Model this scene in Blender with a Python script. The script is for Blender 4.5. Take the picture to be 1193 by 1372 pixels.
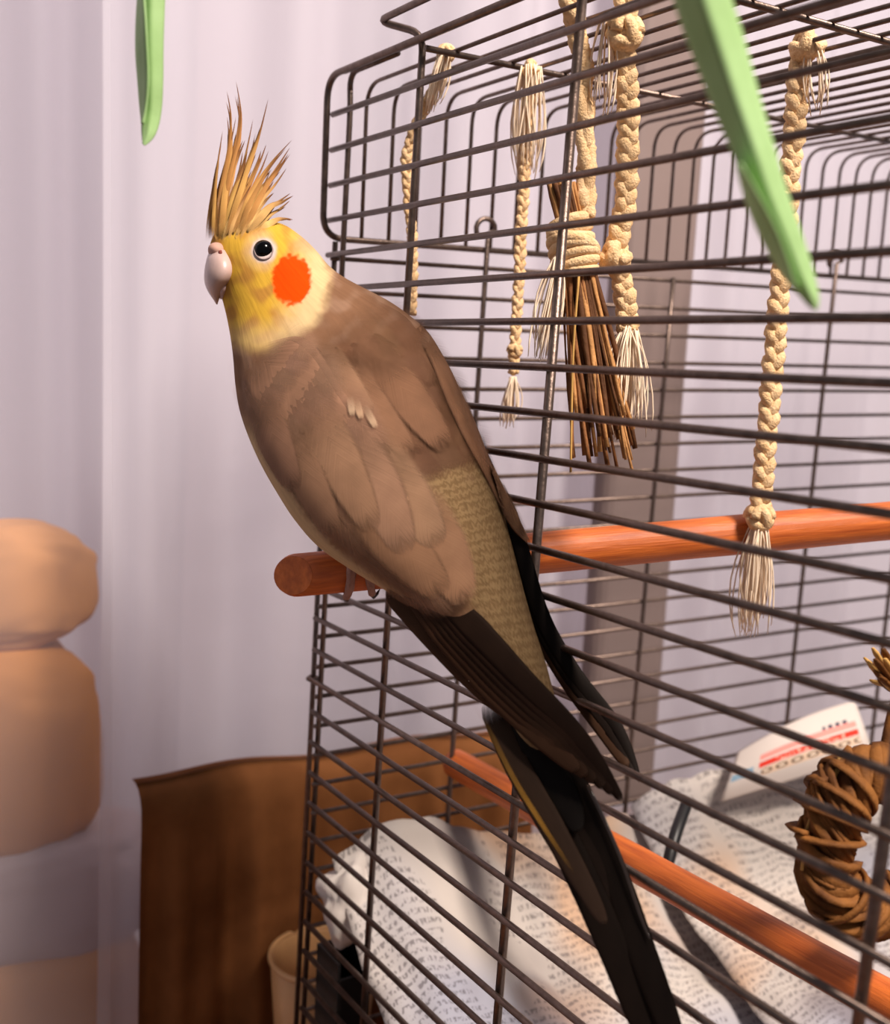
import bpy, bmesh, math, random
import numpy as np
from mathutils import Vector, Matrix, noise
from mathutils.bvhtree import BVHTree
random.seed(7); np.random.seed(7)
for o in list(bpy.data.objects): bpy.data.objects.remove(o)
scn = bpy.context.scene
COL = scn.collection

# ------------------------------------------------------------------ camera
U = 0.013                       # one cage-wire spacing in metres
ZT = 33.0                       # table top lies 33 spacings below the top front wire
F = 1446.94                     # focal length in photo pixels (1193 x 1372)
CP = np.array([-14.981972596950364, -29.200340596107065, -7.082780968269579])
RM = np.array([[0.8351442696533413, -0.031910263478848976, 0.5491045291653468],
               [-0.5477519977108323, -0.13903396666408774, 0.8250074576132276],
               [0.050017975458620995, -0.9897733534493438, -0.13359233111470512]])
def W(p):                       # cage units -> metres
    return Vector((p[0]*U, p[1]*U, (p[2]+ZT)*U))
def ray(x, y): return RM @ np.array([(x-596.5)/F, (y-686.0)/F, 1.0])
def P(x, y, D): return CP + ray(x, y)*D          # point at depth D (cage units)
def pix(p):
    q = RM.T @ (np.asarray(p)-CP); return q[0]/q[2]*F+596.5, q[1]/q[2]*F+686, q[2]
cd = bpy.data.cameras.new('camera'); cam = bpy.data.objects.new('camera', cd); COL.objects.link(cam)
r, d, f = RM[:, 0], RM[:, 1], RM[:, 2]
cam.matrix_world = Matrix(((r[0], -d[0], -f[0], CP[0]*U), (r[1], -d[1], -f[1], CP[1]*U), (r[2], -d[2], -f[2], (CP[2]+ZT)*U), (0, 0, 0, 1)))
cd.sensor_fit = 'HORIZONTAL'; cd.sensor_width = 36; cd.lens = 36*F/1193
cd.clip_start = 0.01; cd.clip_end = 50
cd.dof.use_dof = True; cd.dof.focus_distance = 25.5*U
cd.dof.aperture_fstop = cd.lens/3.4            # 3.4 mm pupil of a phone-sized lens
scn.camera = cam

# ------------------------------------------------------------------ light
world = bpy.data.worlds.new('World'); scn.world = world; world.use_nodes = True
bg = world.node_tree.nodes['Background']; bg.inputs[0].default_value = (0.86, 0.88, 1.0, 1); bg.inputs[1].default_value = 0.26
def area(name, loc, target, size, power, col):
    l = bpy.data.lights.new(name, 'AREA'); l.size = size; l.energy = power; l.color = col; l.shape = 'DISK'
    o = bpy.data.objects.new(name, l); COL.objects.link(o); o.location = loc
    o.rotation_euler = (Vector(target)-Vector(loc)).to_track_quat('-Z', 'Y').to_euler(); return o
area('ceiling_lamp_offscreen', W((14, -88, 94)), W((4, 0, -12)), 0.40, 78, (1.0, 0.88, 0.78))   # the room's lamp, 1.65 m above the table
vs = scn.view_settings; vs.view_transform = 'Standard'; vs.look = 'None'; vs.exposure = -0.28; vs.gamma = 1.0; vs.use_curve_mapping = False

# ------------------------------------------------------------------ materials
def lin(c):
    return tuple((v/12.92 if v <= .04045 else ((v+.055)/1.055)**2.4) for v in [q/255 for q in c])
def mat(name, col, rough=.6, metal=0., vary=.0, scale=20., bump=0., bscale=None, spec=.5, coat=0., stretch=None, col2=None, coord='Object'):
    m = bpy.data.materials.new(name); m.use_nodes = True; nt = m.node_tree; b = nt.nodes['Principled BSDF']
    b.inputs['Roughness'].default_value = rough; b.inputs['Metallic'].default_value = metal
    b.inputs['Specular IOR Level'].default_value = spec; b.inputs['Coat Weight'].default_value = coat
    c = lin(col); b.inputs['Base Color'].default_value = (*c, 1)
    if vary or bump or col2:
        tc = nt.nodes.new('ShaderNodeTexCoord'); mp = nt.nodes.new('ShaderNodeMapping'); nt.links.new(tc.outputs[coord], mp.inputs[0])
        if stretch: mp.inputs['Scale'].default_value = stretch
        n = nt.nodes.new('ShaderNodeTexNoise'); n.inputs['Scale'].default_value = scale; n.inputs['Detail'].default_value = 6; nt.links.new(mp.outputs[0], n.inputs[0])
        rp = nt.nodes.new('ShaderNodeValToRGB'); c2 = lin(col2) if col2 else tuple(v*(1-vary) for v in c)
        rp.color_ramp.elements[0].position = .3; rp.color_ramp.elements[1].position = .7
        rp.color_ramp.elements[0].color = (*c2, 1); rp.color_ramp.elements[1].color = (*tuple(min(1, v*(1+vary)) for v in c), 1)
        nt.links.new(n.outputs['Fac'], rp.inputs[0]); nt.links.new(rp.outputs[0], b.inputs['Base Color'])
        if bump:
            n2 = nt.nodes.new('ShaderNodeTexNoise'); n2.inputs['Scale'].default_value = bscale or scale*3; n2.inputs['Detail'].default_value = 4; nt.links.new(mp.outputs[0], n2.inputs[0])
            bp = nt.nodes.new('ShaderNodeBump'); bp.inputs['Strength'].default_value = bump; bp.inputs['Distance'].default_value = .001
            nt.links.new(n2.outputs['Fac'], bp.inputs['Height']); nt.links.new(bp.outputs[0], b.inputs['Normal'])
    return m
M = {}
M['wire'] = mat('galvanised_wire', (108, 92, 84), .38, .85, .25, 300., .15, 900)
M['perch'] = mat('orange_wood', (206, 108, 40), .5, 0, .12, 1., .25, 3, stretch=(26, .5, 1), col2=(168, 76, 24), coord='UV')
M['endgrain'] = mat('end_grain', (196, 104, 40), .7, 0, .2, 260., .3, 500, col2=(160, 76, 24))
M['rope'] = mat('natural_fibre', (238, 204, 160), .85, 0, .1, 420., .6, 1500, spec=.2, col2=(220, 180, 130))
M['fray'] = mat('frayed_fibre', (240, 218, 192), .85, 0, .08, 200., spec=.2)
M['stick'] = mat('dry_stick', (146, 96, 56), .7, 0, .25, 150., .4, 600, spec=.25, col2=(92, 54, 28))
M['vine'] = mat('dry_vine', (128, 82, 38), .75, 0, .3, 120., .5, 500, spec=.2, col2=(78, 44, 18))
M['straw'] = mat('straw', (196, 152, 86), .7, 0, .2, 150., spec=.25)
M['leaf'] = mat('green_leaf', (160, 190, 136), .6, 0, .12, 40., .2, 200, spec=.2, col2=(136, 170, 108))
M['beak'] = mat('horn_beak', (186, 158, 150), .36, 0, .12, 160., .05, 400, coat=.3)
M['cere'] = mat('pink_cere', (186, 144, 128), .8, 0, .1, 300.)
M['nostril'] = mat('nostril', (120, 50, 40), .8)
M['eye'] = mat('black_eye', (4, 3, 4), .14, 0, spec=.22)
M['eyelid'] = mat('pale_eyelid', (140, 122, 120), .7, 0, .1, 500, .3, 900)
M['foot'] = mat('foot_skin', (160, 120, 105), .7, 0, .2, 400., .6, 900)
M['claw'] = mat('dark_claw', (42, 30, 28), .4)
M['tub'] = mat('cream_plastic', (214, 164, 112), .42, 0, .03, 20.)
M['black'] = mat('black_plastic', (16, 14, 15), .45)
M['tray'] = mat('tray_plastic', (120, 96, 80), .5)
M['table'] = mat('table_wood', (150, 100, 62), .5, 0, .15, 8., .1, 60, stretch=(1, 8, 8), col2=(120, 74, 44))
M['board'] = mat('brown_wood', (138, 84, 46), .55, 0, .12, 9., .1, 60, stretch=(1, 1, 8), col2=(112, 64, 30))
M['card'] = mat('cardboard', (180, 116, 44), .8, 0, .08, 12., .1, 90)
M['cloth_tan'] = mat('tan_cloth', (196, 138, 84), .9, 0, .1, 14.)
M['cloth_lilac'] = mat('lilac_cloth', (176, 158, 160), .9, 0, .06, 14.)
M['wall'] = mat('wall_paint', (214, 204, 214), .9, 0, .03, 4., .05, 60)
M['floor'] = mat('floor_wood', (120, 84, 56), .6, 0, .15, 5., .1, 40, stretch=(1, 10, 1))
M['post'] = mat('grey_post_paint', (132, 114, 110), .7, 0, .06, 15., .08, 120)
M['whitepaper'] = mat('white_paper', (206, 196, 188), .85, 0, .06, 30.)

def curtain_mat(name, cover):
    m = bpy.data.materials.new(name); m.use_nodes = True; nt = m.node_tree; nt.nodes.remove(nt.nodes['Principled BSDF'])
    out = nt.nodes['Material Output']
    cc = (*lin((222, 218, 228)), 1)
    df = nt.nodes.new('ShaderNodeBsdfDiffuse'); df.inputs[0].default_value = cc
    tl = nt.nodes.new('ShaderNodeBsdfTranslucent'); tl.inputs[0].default_value = cc
    mx = nt.nodes.new('ShaderNodeMixShader'); mx.inputs[0].default_value = .3; nt.links.new(df.outputs[0], mx.inputs[1]); nt.links.new(tl.outputs[0], mx.inputs[2])
    tr = nt.nodes.new('ShaderNodeBsdfTransparent'); m2 = nt.nodes.new('ShaderNodeMixShader'); m2.inputs[0].default_value = cover
    nt.links.new(tr.outputs[0], m2.inputs[1]); nt.links.new(mx.outputs[0], m2.inputs[2]); nt.links.new(m2.outputs[0], out.inputs[0])
    return m
M['curtain'] = curtain_mat('sheer_curtain', .55); M['voile'] = curtain_mat('fine_voile', .2)

def news_mat(name, ad=False):
    m = bpy.data.materials.new(name); m.use_nodes = True; nt = m.node_tree; b = nt.nodes['Principled BSDF']; b.inputs['Roughness'].default_value = .85; b.inputs['Specular IOR Level'].default_value = .2
    N = nt.nodes.new; L = nt.links.new
    uv = N('ShaderNodeTexCoord'); sep = N('ShaderNodeSeparateXYZ'); L(uv.outputs['UV'], sep.inputs[0])
    def math_(op, a, b_=None, c=None):
        n = N('ShaderNodeMath'); n.operation = op
        for i, v in enumerate((a, b_, c)):
            if v is None: continue
            if isinstance(v, (int, float)): n.inputs[i].default_value = v
            else: L(v, n.inputs[i])
        return n.outputs[0]
    x, y = sep.outputs[0], sep.outputs[1]              # UV in centimetres / 10
    def mixc(fac, a, col):
        n = N('ShaderNodeMix'); n.data_type = 'RGBA'; L(fac, n.inputs[0])
        if isinstance(a, tuple): n.inputs[6].default_value = (*a, 1)
        else: L(a, n.inputs[6])
        n.inputs[7].default_value = (*lin(col), 1); return n.outputs[2]
    def softgt(v, a, w=.06):
        n = N('ShaderNodeMapRange'); n.inputs[1].default_value = a-w; n.inputs[2].default_value = a+w; L(v, n.inputs[0]); return n.outputs[0]
    def noise_(scale, sx=1, sy=1, off=0):
        mp = N('ShaderNodeMapping'); mp.inputs['Scale'].default_value = (sx, sy, 1); mp.inputs['Location'].default_value = (off, off*.7, 0); L(uv.outputs['UV'], mp.inputs[0])
        n = N('ShaderNodeTexNoise'); n.inputs['Scale'].default_value = scale; n.inputs['Detail'].default_value = 2; L(mp.outputs[0], n.inputs[0]); return n.outputs['Fac']
    base = lin((194, 184, 176))
    # rows of small print: columns x rows gated by noise
    row = math_('GREATER_THAN', math_('FRACT', math_('MULTIPLY', y, 44)), .45)
    ch = math_('GREATER_THAN', noise_(130, 1, .5), .52)
    colm = math_('GREATER_THAN', math_('FRACT', math_('MULTIPLY', x, 1.7)), .08)
    block = math_('GREATER_THAN', noise_(1.6, 1, 1, 3), .42)
    ink = math_('MULTIPLY', math_('MULTIPLY', row, ch), math_('MULTIPLY', colm, block))
    c = mixc(math_('MULTIPLY', softgt(noise_(1.1, 1, 1, 9), .56), .55), base, (120, 132, 164))
    c = mixc(math_('MULTIPLY', softgt(noise_(1.3, 1, 1.4, 21), .6), .6), c, (190, 140, 92))
    c = mixc(math_('MULTIPLY', softgt(noise_(2.2, 1, 1, 41), .6), .6), c, (96, 84, 86))
    c = mixc(math_('MULTIPLY', ink, .6), c, (70, 62, 66))
    if ad:                                            # red banners, blue corner and round portraits of the coupon page
        def band(v, a, b_): return math_('MULTIPLY', math_('GREATER_THAN', v, a), math_('LESS_THAN', v, b_))
        c = mixc(band(y, .0, 2.), base, (214, 202, 194))
        c = mixc(math_('MULTIPLY', band(y, .56, .66), band(x, .22, .95)), c, (232, 150, 140))
        c = mixc(math_('MULTIPLY', band(y, .42, .52), band(x, .22, .95)), c, (222, 60, 44))
        c = mixc(math_('MULTIPLY', math_('MULTIPLY', band(y, .43, .51), math_('GREATER_THAN', noise_(34, 1, .5), .52)), band(x, .34, .86)), c, (240, 170, 150))
        c = mixc(math_('MULTIPLY', band(y, .26, .40), band(x, .24, .95)), c, (226, 196, 170))
        fx = math_('SUBTRACT', math_('FRACT', math_('MULTIPLY', x, 9)), .5); fy = math_('MULTIPLY', math_('SUBTRACT', y, .33), 9)
        rr = math_('ADD', math_('MULTIPLY', fx, fx), math_('MULTIPLY', fy, fy))
        c = mixc(math_('MULTIPLY', math_('LESS_THAN', rr, .16), band(x, .24, .95)), c, (110, 84, 72))
        c = mixc(math_('MULTIPLY', math_('LESS_THAN', rr, .05), band(x, .24, .95)), c, (236, 214, 190))
        c = mixc(math_('MULTIPLY', band(y, .36, .50), band(x, .02, .18)), c, (140, 170, 190))
        c = mixc(math_('MULTIPLY', math_('MULTIPLY', band(y, .66, .72), band(x, .7, .9)), math_('GREATER_THAN', math_('FRACT', math_('MULTIPLY', x, 18)), .4)), c, (60, 60, 80))
    L(c, b.inputs['Base Color'])
    return m
M['news'] = news_mat('newsprint'); M['newsad'] = news_mat('newsprint_coupon_page', True)

def feather_mat(name='feather', tipcol=None):
    m = bpy.data.materials.new(name); m.use_nodes = True; nt = m.node_tree; b = nt.nodes['Principled BSDF']; N = nt.nodes.new; L = nt.links.new
    b.inputs['Roughness'].default_value = .7; b.inputs['Specular IOR Level'].default_value = .1
    oi = N('ShaderNodeObjectInfo'); tc = N('ShaderNodeTexCoord'); sep = N('ShaderNodeSeparateXYZ'); L(tc.outputs['UV'], sep.inputs[0])
    # barbs: fine slanting lines either side of the shaft
    a = N('ShaderNodeMath'); a.operation = 'SUBTRACT'; L(sep.outputs[0], a.inputs[0]); a.inputs[1].default_value = .5
    ab = N('ShaderNodeMath'); ab.operation = 'ABSOLUTE'; L(a.outputs[0], ab.inputs[0])
    cmb = N('ShaderNodeMath'); cmb.operation = 'MULTIPLY_ADD'; L(ab.outputs[0], cmb.inputs[0]); cmb.inputs[1].default_value = -.55; L(sep.outputs[1], cmb.inputs[2])
    cx = N('ShaderNodeCombineXYZ'); L(cmb.outputs[0], cx.inputs[0]); 
    mul = N('ShaderNodeVectorMath'); mul.operation = 'MULTIPLY_ADD'; L(cx.outputs[0], mul.inputs[0]); mul.inputs[1].default_value = (60, 1, 1); 
    sc = N('ShaderNodeVectorMath'); sc.operation = 'SCALE'; L(tc.outputs['UV'], sc.inputs[0]); sc.inputs['Scale'].default_value = 1.5; L(sc.outputs[0], mul.inputs[2])
    n = N('ShaderNodeTexNoise'); n.inputs['Scale'].default_value = 1.0; n.inputs['Detail'].default_value = 3; L(mul.outputs[0], n.inputs[0])
    n2 = N('ShaderNodeTexNoise'); n2.inputs['Scale'].default_value = 120; n2.inputs['Detail'].default_value = 3; L(tc.outputs['Object'], n2.inputs[0])
    mr = N('ShaderNodeMapRange'); mr.inputs[3].default_value = .82; mr.inputs[4].default_value = 1.16; L(n.outputs['Fac'], mr.inputs[0])
    mr2 = N('ShaderNodeMapRange'); mr2.inputs[1].default_value = .3; mr2.inputs[2].default_value = .7; mr2.inputs[3].default_value = .88; mr2.inputs[4].default_value = 1.12; L(n2.outputs['Fac'], mr2.inputs[0])
    mm = N('ShaderNodeMath'); mm.operation = 'MULTIPLY'; L(mr.outputs[0], mm.inputs[0]); L(mr2.outputs[0], mm.inputs[1])
    vm = N('ShaderNodeVectorMath'); vm.operation = 'SCALE'; L(mm.outputs[0], vm.inputs['Scale'])
    if tipcol is None: L(oi.outputs['Color'], vm.inputs[0])
    else:
        tr_ = N('ShaderNodeMapRange'); tr_.inputs[1].default_value = .3; tr_.inputs[2].default_value = .9; L(sep.outputs[1], tr_.inputs[0])
        tm = N('ShaderNodeMix'); tm.data_type = 'RGBA'; L(tr_.outputs[0], tm.inputs[0]); L(oi.outputs['Color'], tm.inputs[6]); tm.inputs[7].default_value = (*lin(tipcol), 1); L(tm.outputs[2], vm.inputs[0])
    L(vm.outputs[0], b.inputs['Base Color'])
    def mth(op, a_, b_=None):
        q = N('ShaderNodeMath'); q.operation = op
        for i_, v_ in enumerate((a_, b_)):
            if v_ is None: continue
            if isinstance(v_, (int, float)): q.inputs[i_].default_value = v_
            else: L(v_, q.inputs[i_])
        return q.outputs[0]
    soft = oi.outputs['Alpha']; edge = mth('SUBTRACT', 1.0, mth('MULTIPLY', ab.outputs[0], 2.0)); tip = mth('SUBTRACT', 1.0, sep.outputs[1])
    jit = mth('MULTIPLY', mth('SUBTRACT', n.outputs['Fac'], .5), .35)
    ea = N('ShaderNodeMapRange'); ea.interpolation_type = 'SMOOTHSTEP'; L(mth('ADD', edge, mth('MULTIPLY', jit, soft)), ea.inputs[0]); L(mth('MULTIPLY', soft, .55), ea.inputs[2])
    ta = N('ShaderNodeMapRange'); ta.interpolation_type = 'SMOOTHSTEP'; L(mth('ADD', tip, mth('MULTIPLY', jit, soft)), ta.inputs[0]); L(mth('MULTIPLY', soft, .42), ta.inputs[2])
    ra_ = N('ShaderNodeMapRange'); ra_.interpolation_type = 'SMOOTHSTEP'; L(mth('ADD', sep.outputs[1], mth('MULTIPLY', jit, .3)), ra_.inputs[0]); L(mth('MULTIPLY', soft, 1.1 if tipcol is None else 1.6), ra_.inputs[2])
    L(mth('MULTIPLY', mth('MULTIPLY', ea.outputs[0], ta.outputs[0]), ra_.outputs[0]), b.inputs['Alpha'])
    bp = N('ShaderNodeBump'); bp.inputs['Strength'].default_value = .12; bp.inputs['Distance'].default_value = .0006; L(n.outputs['Fac'], bp.inputs['Height']); L(bp.outputs[0], b.inputs['Normal'])
    return m
M['feather'] = feather_mat(); M['crest'] = feather_mat('crest_feather', (120, 78, 48))

def body_mat():
    m = bpy.data.materials.new('plumage'); m.use_nodes = True; nt = m.node_tree; b = nt.nodes['Principled BSDF']; N = nt.nodes.new; L = nt.links.new
    b.inputs['Roughness'].default_value = .8; b.inputs['Specular IOR Level'].default_value = .06
    at = N('ShaderNodeAttribute'); at.attribute_name = 'Col'; rm = N('ShaderNodeAttribute'); rm.attribute_name = 'rump'
    tc = N('ShaderNodeTexCoord')
    mp = N('ShaderNodeMapping'); mp.inputs['Scale'].default_value = (90, 14, 1); L(tc.outputs['UV'], mp.inputs[0])
    n = N('ShaderNodeTexNoise'); n.inputs['Scale'].default_value = 1; n.inputs['Detail'].default_value = 4; L(mp.outputs[0], n.inputs[0])
    mr = N('ShaderNodeMapRange'); mr.inputs[1].default_value = .3; mr.inputs[2].default_value = .7; mr.inputs[3].default_value = .9; mr.inputs[4].default_value = 1.08; L(n.outputs['Fac'], mr.inputs[0])
    vm = N('ShaderNodeVectorMath'); vm.operation = 'SCALE'; L(at.outputs['Color'], vm.inputs[0]); L(mr.outputs[0], vm.inputs['Scale'])
    # wavy pale feather edges of the rump
    wv = N('ShaderNodeTexWave'); wv.wave_type = 'BANDS'; wv.bands_direction = 'Y'; wv.inputs['Scale'].default_value = 27; wv.inputs['Distortion'].default_value = 8; wv.inputs['Detail'].default_value = 3; wv.inputs['Detail Scale'].default_value = 3.5
    mp2 = N('ShaderNodeMapping'); mp2.inputs['Scale'].default_value = (1.6, 1, 1); L(tc.outputs['UV'], mp2.inputs[0]); L(mp2.outputs[0], wv.inputs[0])
    fm = N('ShaderNodeMath'); fm.operation = 'MULTIPLY'; L(wv.outputs['Fac'], fm.inputs[0]); L(rm.outputs['Fac'], fm.inputs[1])
    fm2 = N('ShaderNodeMath'); fm2.operation = 'MULTIPLY'; L(fm.outputs[0], fm2.inputs[0]); fm2.inputs[1].default_value = .3
    mx = N('ShaderNodeMix'); mx.data_type = 'RGBA'; L(fm2.outputs[0], mx.inputs[0]); L(vm.outputs[0], mx.inputs[6]); mx.inputs[7].default_value = (*lin((196, 164, 118)), 1)
    L(mx.outputs[2], b.inputs['Base Color'])
    ad = N('ShaderNodeMath'); ad.operation = 'ADD'; L(n.outputs['Fac'], ad.inputs[0]); L(fm.outputs[0], ad.inputs[1])
    bp = N('ShaderNodeBump'); bp.inputs['Strength'].default_value = .25; bp.inputs['Distance'].default_value = .0006; L(ad.outputs[0], bp.inputs['Height']); L(bp.outputs[0], b.inputs['Normal'])
    return m
M['plumage'] = body_mat()

# ------------------------------------------------------------------ mesh helpers
class MB:
    def __init__(s): s.v = []; s.f = []; s.uv = None
    def add(s, v, f):
        o = len(s.v); s.v += [tuple(q) for q in v]; s.f += [tuple(i+o for i in q) for q in f]
    def tube(s, pts, rad, seg=8, cap=True, ell=1.0):
        pts = [np.asarray(p, float) for p in pts]; n = len(pts)
        rad = [rad]*n if isinstance(rad, (int, float)) else rad
        up = np.array([0.13, 0.21, 0.97]); vs = []; prev = None
        for i in range(n):
            t = pts[min(i+1, n-1)]-pts[max(i-1, 0)]; t = t/(np.linalg.norm(t)+1e-12)
            if prev is None:
                a = np.cross(t, up)
                if np.linalg.norm(a) < .15: a = np.cross(t, np.array([1., .2, 0]))
            else: a = prev-t*(prev@t)
            a = a/np.linalg.norm(a); prev = a; b = np.cross(t, a)
            for k in range(seg):
                th = 2*math.pi*k/seg; vs.append(pts[i]+(a*math.cos(th)+b*math.sin(th)*ell)*rad[i])
        fs = [(i*seg+k, i*seg+(k+1) % seg, (i+1)*seg+(k+1) % seg, (i+1)*seg+k) for i in range(n-1) for k in range(seg)]
        if cap: fs += [tuple(range(seg))[::-1], tuple((n-1)*seg+k for k in range(seg))]
        s.add(vs, fs)
    def box(s, lo, hi):
        x0, y0, z0 = lo; x1, y1, z1 = hi
        s.add([(x0, y0, z0), (x1, y0, z0), (x1, y1, z0), (x0, y1, z0), (x0, y0, z1), (x1, y0, z1), (x1, y1, z1), (x0, y1, z1)],
              [(0, 3, 2, 1), (4, 5, 6, 7), (0, 1, 5, 4), (1, 2, 6, 5), (2, 3, 7, 6), (3, 0, 4, 7)])
    def grid(s, rows, closed=False):
        n = len(rows); m = len(rows[0]); vs = [p for r_ in rows for p in r_]
        s.add(vs, [(i*m+k, i*m+(k+1) % m, (i+1)*m+(k+1) % m, (i+1)*m+k) for i in range(n-1) for k in range(m if closed else m-1)])
    def build(s, name, material, parent=None, smooth=True, origin=None):
        me = bpy.data.meshes.new(name); vs = [W(p) for p in s.v]
        org = Vector((0, 0, 0))
        if origin is not None: org = W(origin)
        me.from_pydata([v-org for v in vs], [], s.f); me.update()
        if smooth:
            for p in me.polygons: p.use_smooth = True
        if s.uv is not None:
            l = me.uv_layers.new(name='UVMap')
            for lp in me.loops: l.data[lp.index].uv = s.uv[lp.vertex_index]
        me.materials.append(material)
        return link(name, me, parent, org)
def link(name, me, parent=None, org=Vector((0, 0, 0))):
    o = bpy.data.objects.new(name, me); COL.objects.link(o)
    if parent is not None:
        o.parent = parent; o.matrix_parent_inverse = Matrix.Identity(4)
        base = parent.get('_o'); base = Vector(base) if base is not None else Vector((0, 0, 0))
        o.location = org-base
    else: o.location = org
    o['_o'] = tuple(org)
    return o
def tag(o, label, cat, group=None, kind=None):
    o['label'] = label
    if cat: o['category'] = cat
    if group: o['group'] = group
    if kind: o['kind'] = kind
    return o
def empty(name, at, label, cat, group=None):
    o = bpy.data.objects.new(name, None); COL.objects.link(o); o.empty_display_size = .02; o.location = W(at); o['_o'] = tuple(W(at))
    return tag(o, label, cat, group)
def cr(pts, n):                                       # Catmull-Rom resample by index
    p = np.asarray(pts, float); m = len(p); out = []
    for t in np.linspace(0, m-1, n):
        i = min(int(t), m-2); u = t-i; p0 = p[max(i-1, 0)]; p1 = p[i]; p2 = p[i+1]; p3 = p[min(i+2, m-1)]
        out.append(.5*((2*p1)+(-p0+p2)*u+(2*p0-5*p1+4*p2-p3)*u*u+(-p0+3*p1-3*p2+p3)*u**3))
    return np.array(out)
def bevel(o, w, seg=2):
    md = o.modifiers.new('bevel', 'BEVEL'); md.width = w; md.segments = seg; md.limit_method = 'ANGLE'; return o
def struct(o, label=None): o['kind'] = 'structure'; return o

# ------------------------------------------------------------------ room
PSI = -0.0873; E2 = np.array([math.cos(PSI), math.sin(PSI), 0.]); N2 = np.array([-math.sin(PSI), math.cos(PSI), 0.])
def Q(t, z, off=0.):                                  # point of the back panel: t along, z nominal height, off behind
    q = E2*t+N2*off; return np.array([q[0], q[1], z+.03*q[0]])
def R(t, z, off=0.):                                  # same frame for the room, truly level
    q = E2*t+N2*off; return np.array([q[0], q[1], z])
def rbox(mb, t0, t1, o0, o1, z0, z1):
    c = [R(t, z, o) for z in (z0, z1) for (t, o) in ((t0, o0), (t1, o0), (t1, o1), (t0, o1))]
    mb.add(c, [(0, 3, 2, 1), (4, 5, 6, 7), (0, 1, 5, 4), (1, 2, 6, 5), (2, 3, 7, 6), (3, 0, 4, 7)])
FZ = -ZT-58                                            # room floor
mb = MB(); rbox(mb, -120, 150, -130, 40, FZ-2, FZ); struct(mb.build('floor', M['floor'], smooth=False))
mb = MB(); rbox(mb, -120, 150, 26, 30, FZ, 120); struct(mb.build('wall_back', M['wall'], smooth=False))
# table the cage stands on
tb = empty('side_table', R(8, FZ, -14), 'brown wooden side table carrying the bird cage', 'table')
mb = MB(); rbox(mb, -16, 44, -34, 2.2, -ZT-2.2, -ZT); bevel(mb.build('table_top', M['table'], tb, smooth=False), .003)
for (a, b) in ((-14.5, -32.5), (42.5, -32.5), (-14.5, .8), (42.5, .8)):
    mb = MB(); rbox(mb, a-1.3, a+1.3, b-1.3, b+1.3, FZ, -ZT-2.2); mb.build('leg', M['table'], tb, smooth=False)

def rp(px, py, off):                                  # room coordinates of a pixel on the plane 'off' behind the back panel
    d_ = ray(px, py); t_ = (off-N2@CP)/(N2@d_); h = CP+d_*t_; return h@E2, h[2]
# sheer curtains
def curtain(name, t0, t1, off, seed, amp, wl, label, material):
    n = 260; zs = np.linspace(62, FZ+1, 26); mb = MB(); rng = np.random.RandomState(seed); ph = rng.rand(6)*6.28
    rows = []
    for z in zs:
        row = []
        for t in np.linspace(t0, t1, n):
            w = t/wl*6.283; h = math.sin(w+ph[0]+.5*math.sin(w*.37+ph[1]))*.55+math.sin(w*1.83+ph[2]+.004*z)*.3+math.sin(w*.41+ph[3])*.5
            e = min(1, (t-t0)/.8, (t1-t)/.8); row.append(R(t+.25*math.sin(.05*z+w*.5), z, off+amp*h*(.75+.25*math.sin(.03*z+ph[4]+t*.2))*max(0, e)))
        rows.append(row)
    mb.grid(rows); return tag(mb.build(name, material), label, 'curtain')
curtain('sheer_curtain', rp(128, 600, 7.6)[0], 60, 7.6, 3, .72, 4.3, 'pale lilac sheer curtain hanging behind the bird cage', M['curtain'])
curtain('sheer_curtain', -60, rp(144, 600, 5.6)[0], 5.6, 8, .6, 5.2, 'pale sheer curtain overlapping the one behind the cage, with tan things showing through', M['voile'])
curtain('sheer_curtain', -70, rp(250, 600, 20)[0], 20, 21, .9, 5.0, 'pale curtain hanging behind the brown and tan cushions', M['curtain'])
# painted post behind the cage
mb = MB(); rbox(mb, 13.9, 17.7, 4.2, 5.6, -25.4, 62); o = mb.build('window_post', M['post'], smooth=False); bevel(o, .008, 4); tag(o, 'greyish beige painted window post standing behind the cage', 'post')

# things behind the curtain
def behind(name, px0, px1, pyt, off, depth, material, label, cat, bottom=None):
    t0 = rp(px0, pyt, off)[0]; t1 = rp(px1, pyt, off)[0]; z1 = rp((px0+px1)/2, pyt, off)[1]; z0 = FZ if bottom is None else rp((px0+px1)/2, bottom, off)[1]
    mb = MB(); rbox(mb, t0, t1, off, off+depth, z0, z1); return tag(bevel(mb.build(name, material, smooth=True), min(.022, .3*abs(z1-z0)*U), 6), label, cat)
def drape(name, px0, px1, pyt, off, depth, material, label, cat, seed=2):
    t0 = rp(px0, pyt, off)[0]; t1 = rp(px1, pyt, off)[0]; z1 = rp((px0+px1)/2, pyt, off)[1]; mb = MB(); rows = []
    prof = [(depth, 0.), (depth*.6, .05), (1.2, .05), (.7, -.02), (.35, -.25), (.15, -.6), (.05, -1.2)]+[(0, -1.2-k) for k in np.linspace(1.5, z1-FZ-1.3, 24)]
    for o_, dz in prof:
        row = []
        for t in np.linspace(t0, t1, 160):
            k = min(1, max(0, -dz/3)); w = .32*math.sin(t*1.9+.6*math.sin(t*.7+seed))+.18*math.sin(t*4.3+seed)+.1*math.sin(t*.6)
            row.append(R(t, z1+dz+.12*math.sin(t*.9+seed), off+o_-w*k))
        rows.append(row)
    mb.grid(rows); return tag(mb.build(name, material), label, cat)
M['drape'] = mat('brown_cloth', (132, 84, 48), .9, 0, .12, 25., .1, 300, spec=.1, col2=(104, 62, 32))
drape('brown_drape', 192, 712, 1026, 4.9, 1.7, M['drape'], 'brown cloth hanging in folds over a low shelf behind the cage corner', 'cloth')
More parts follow.
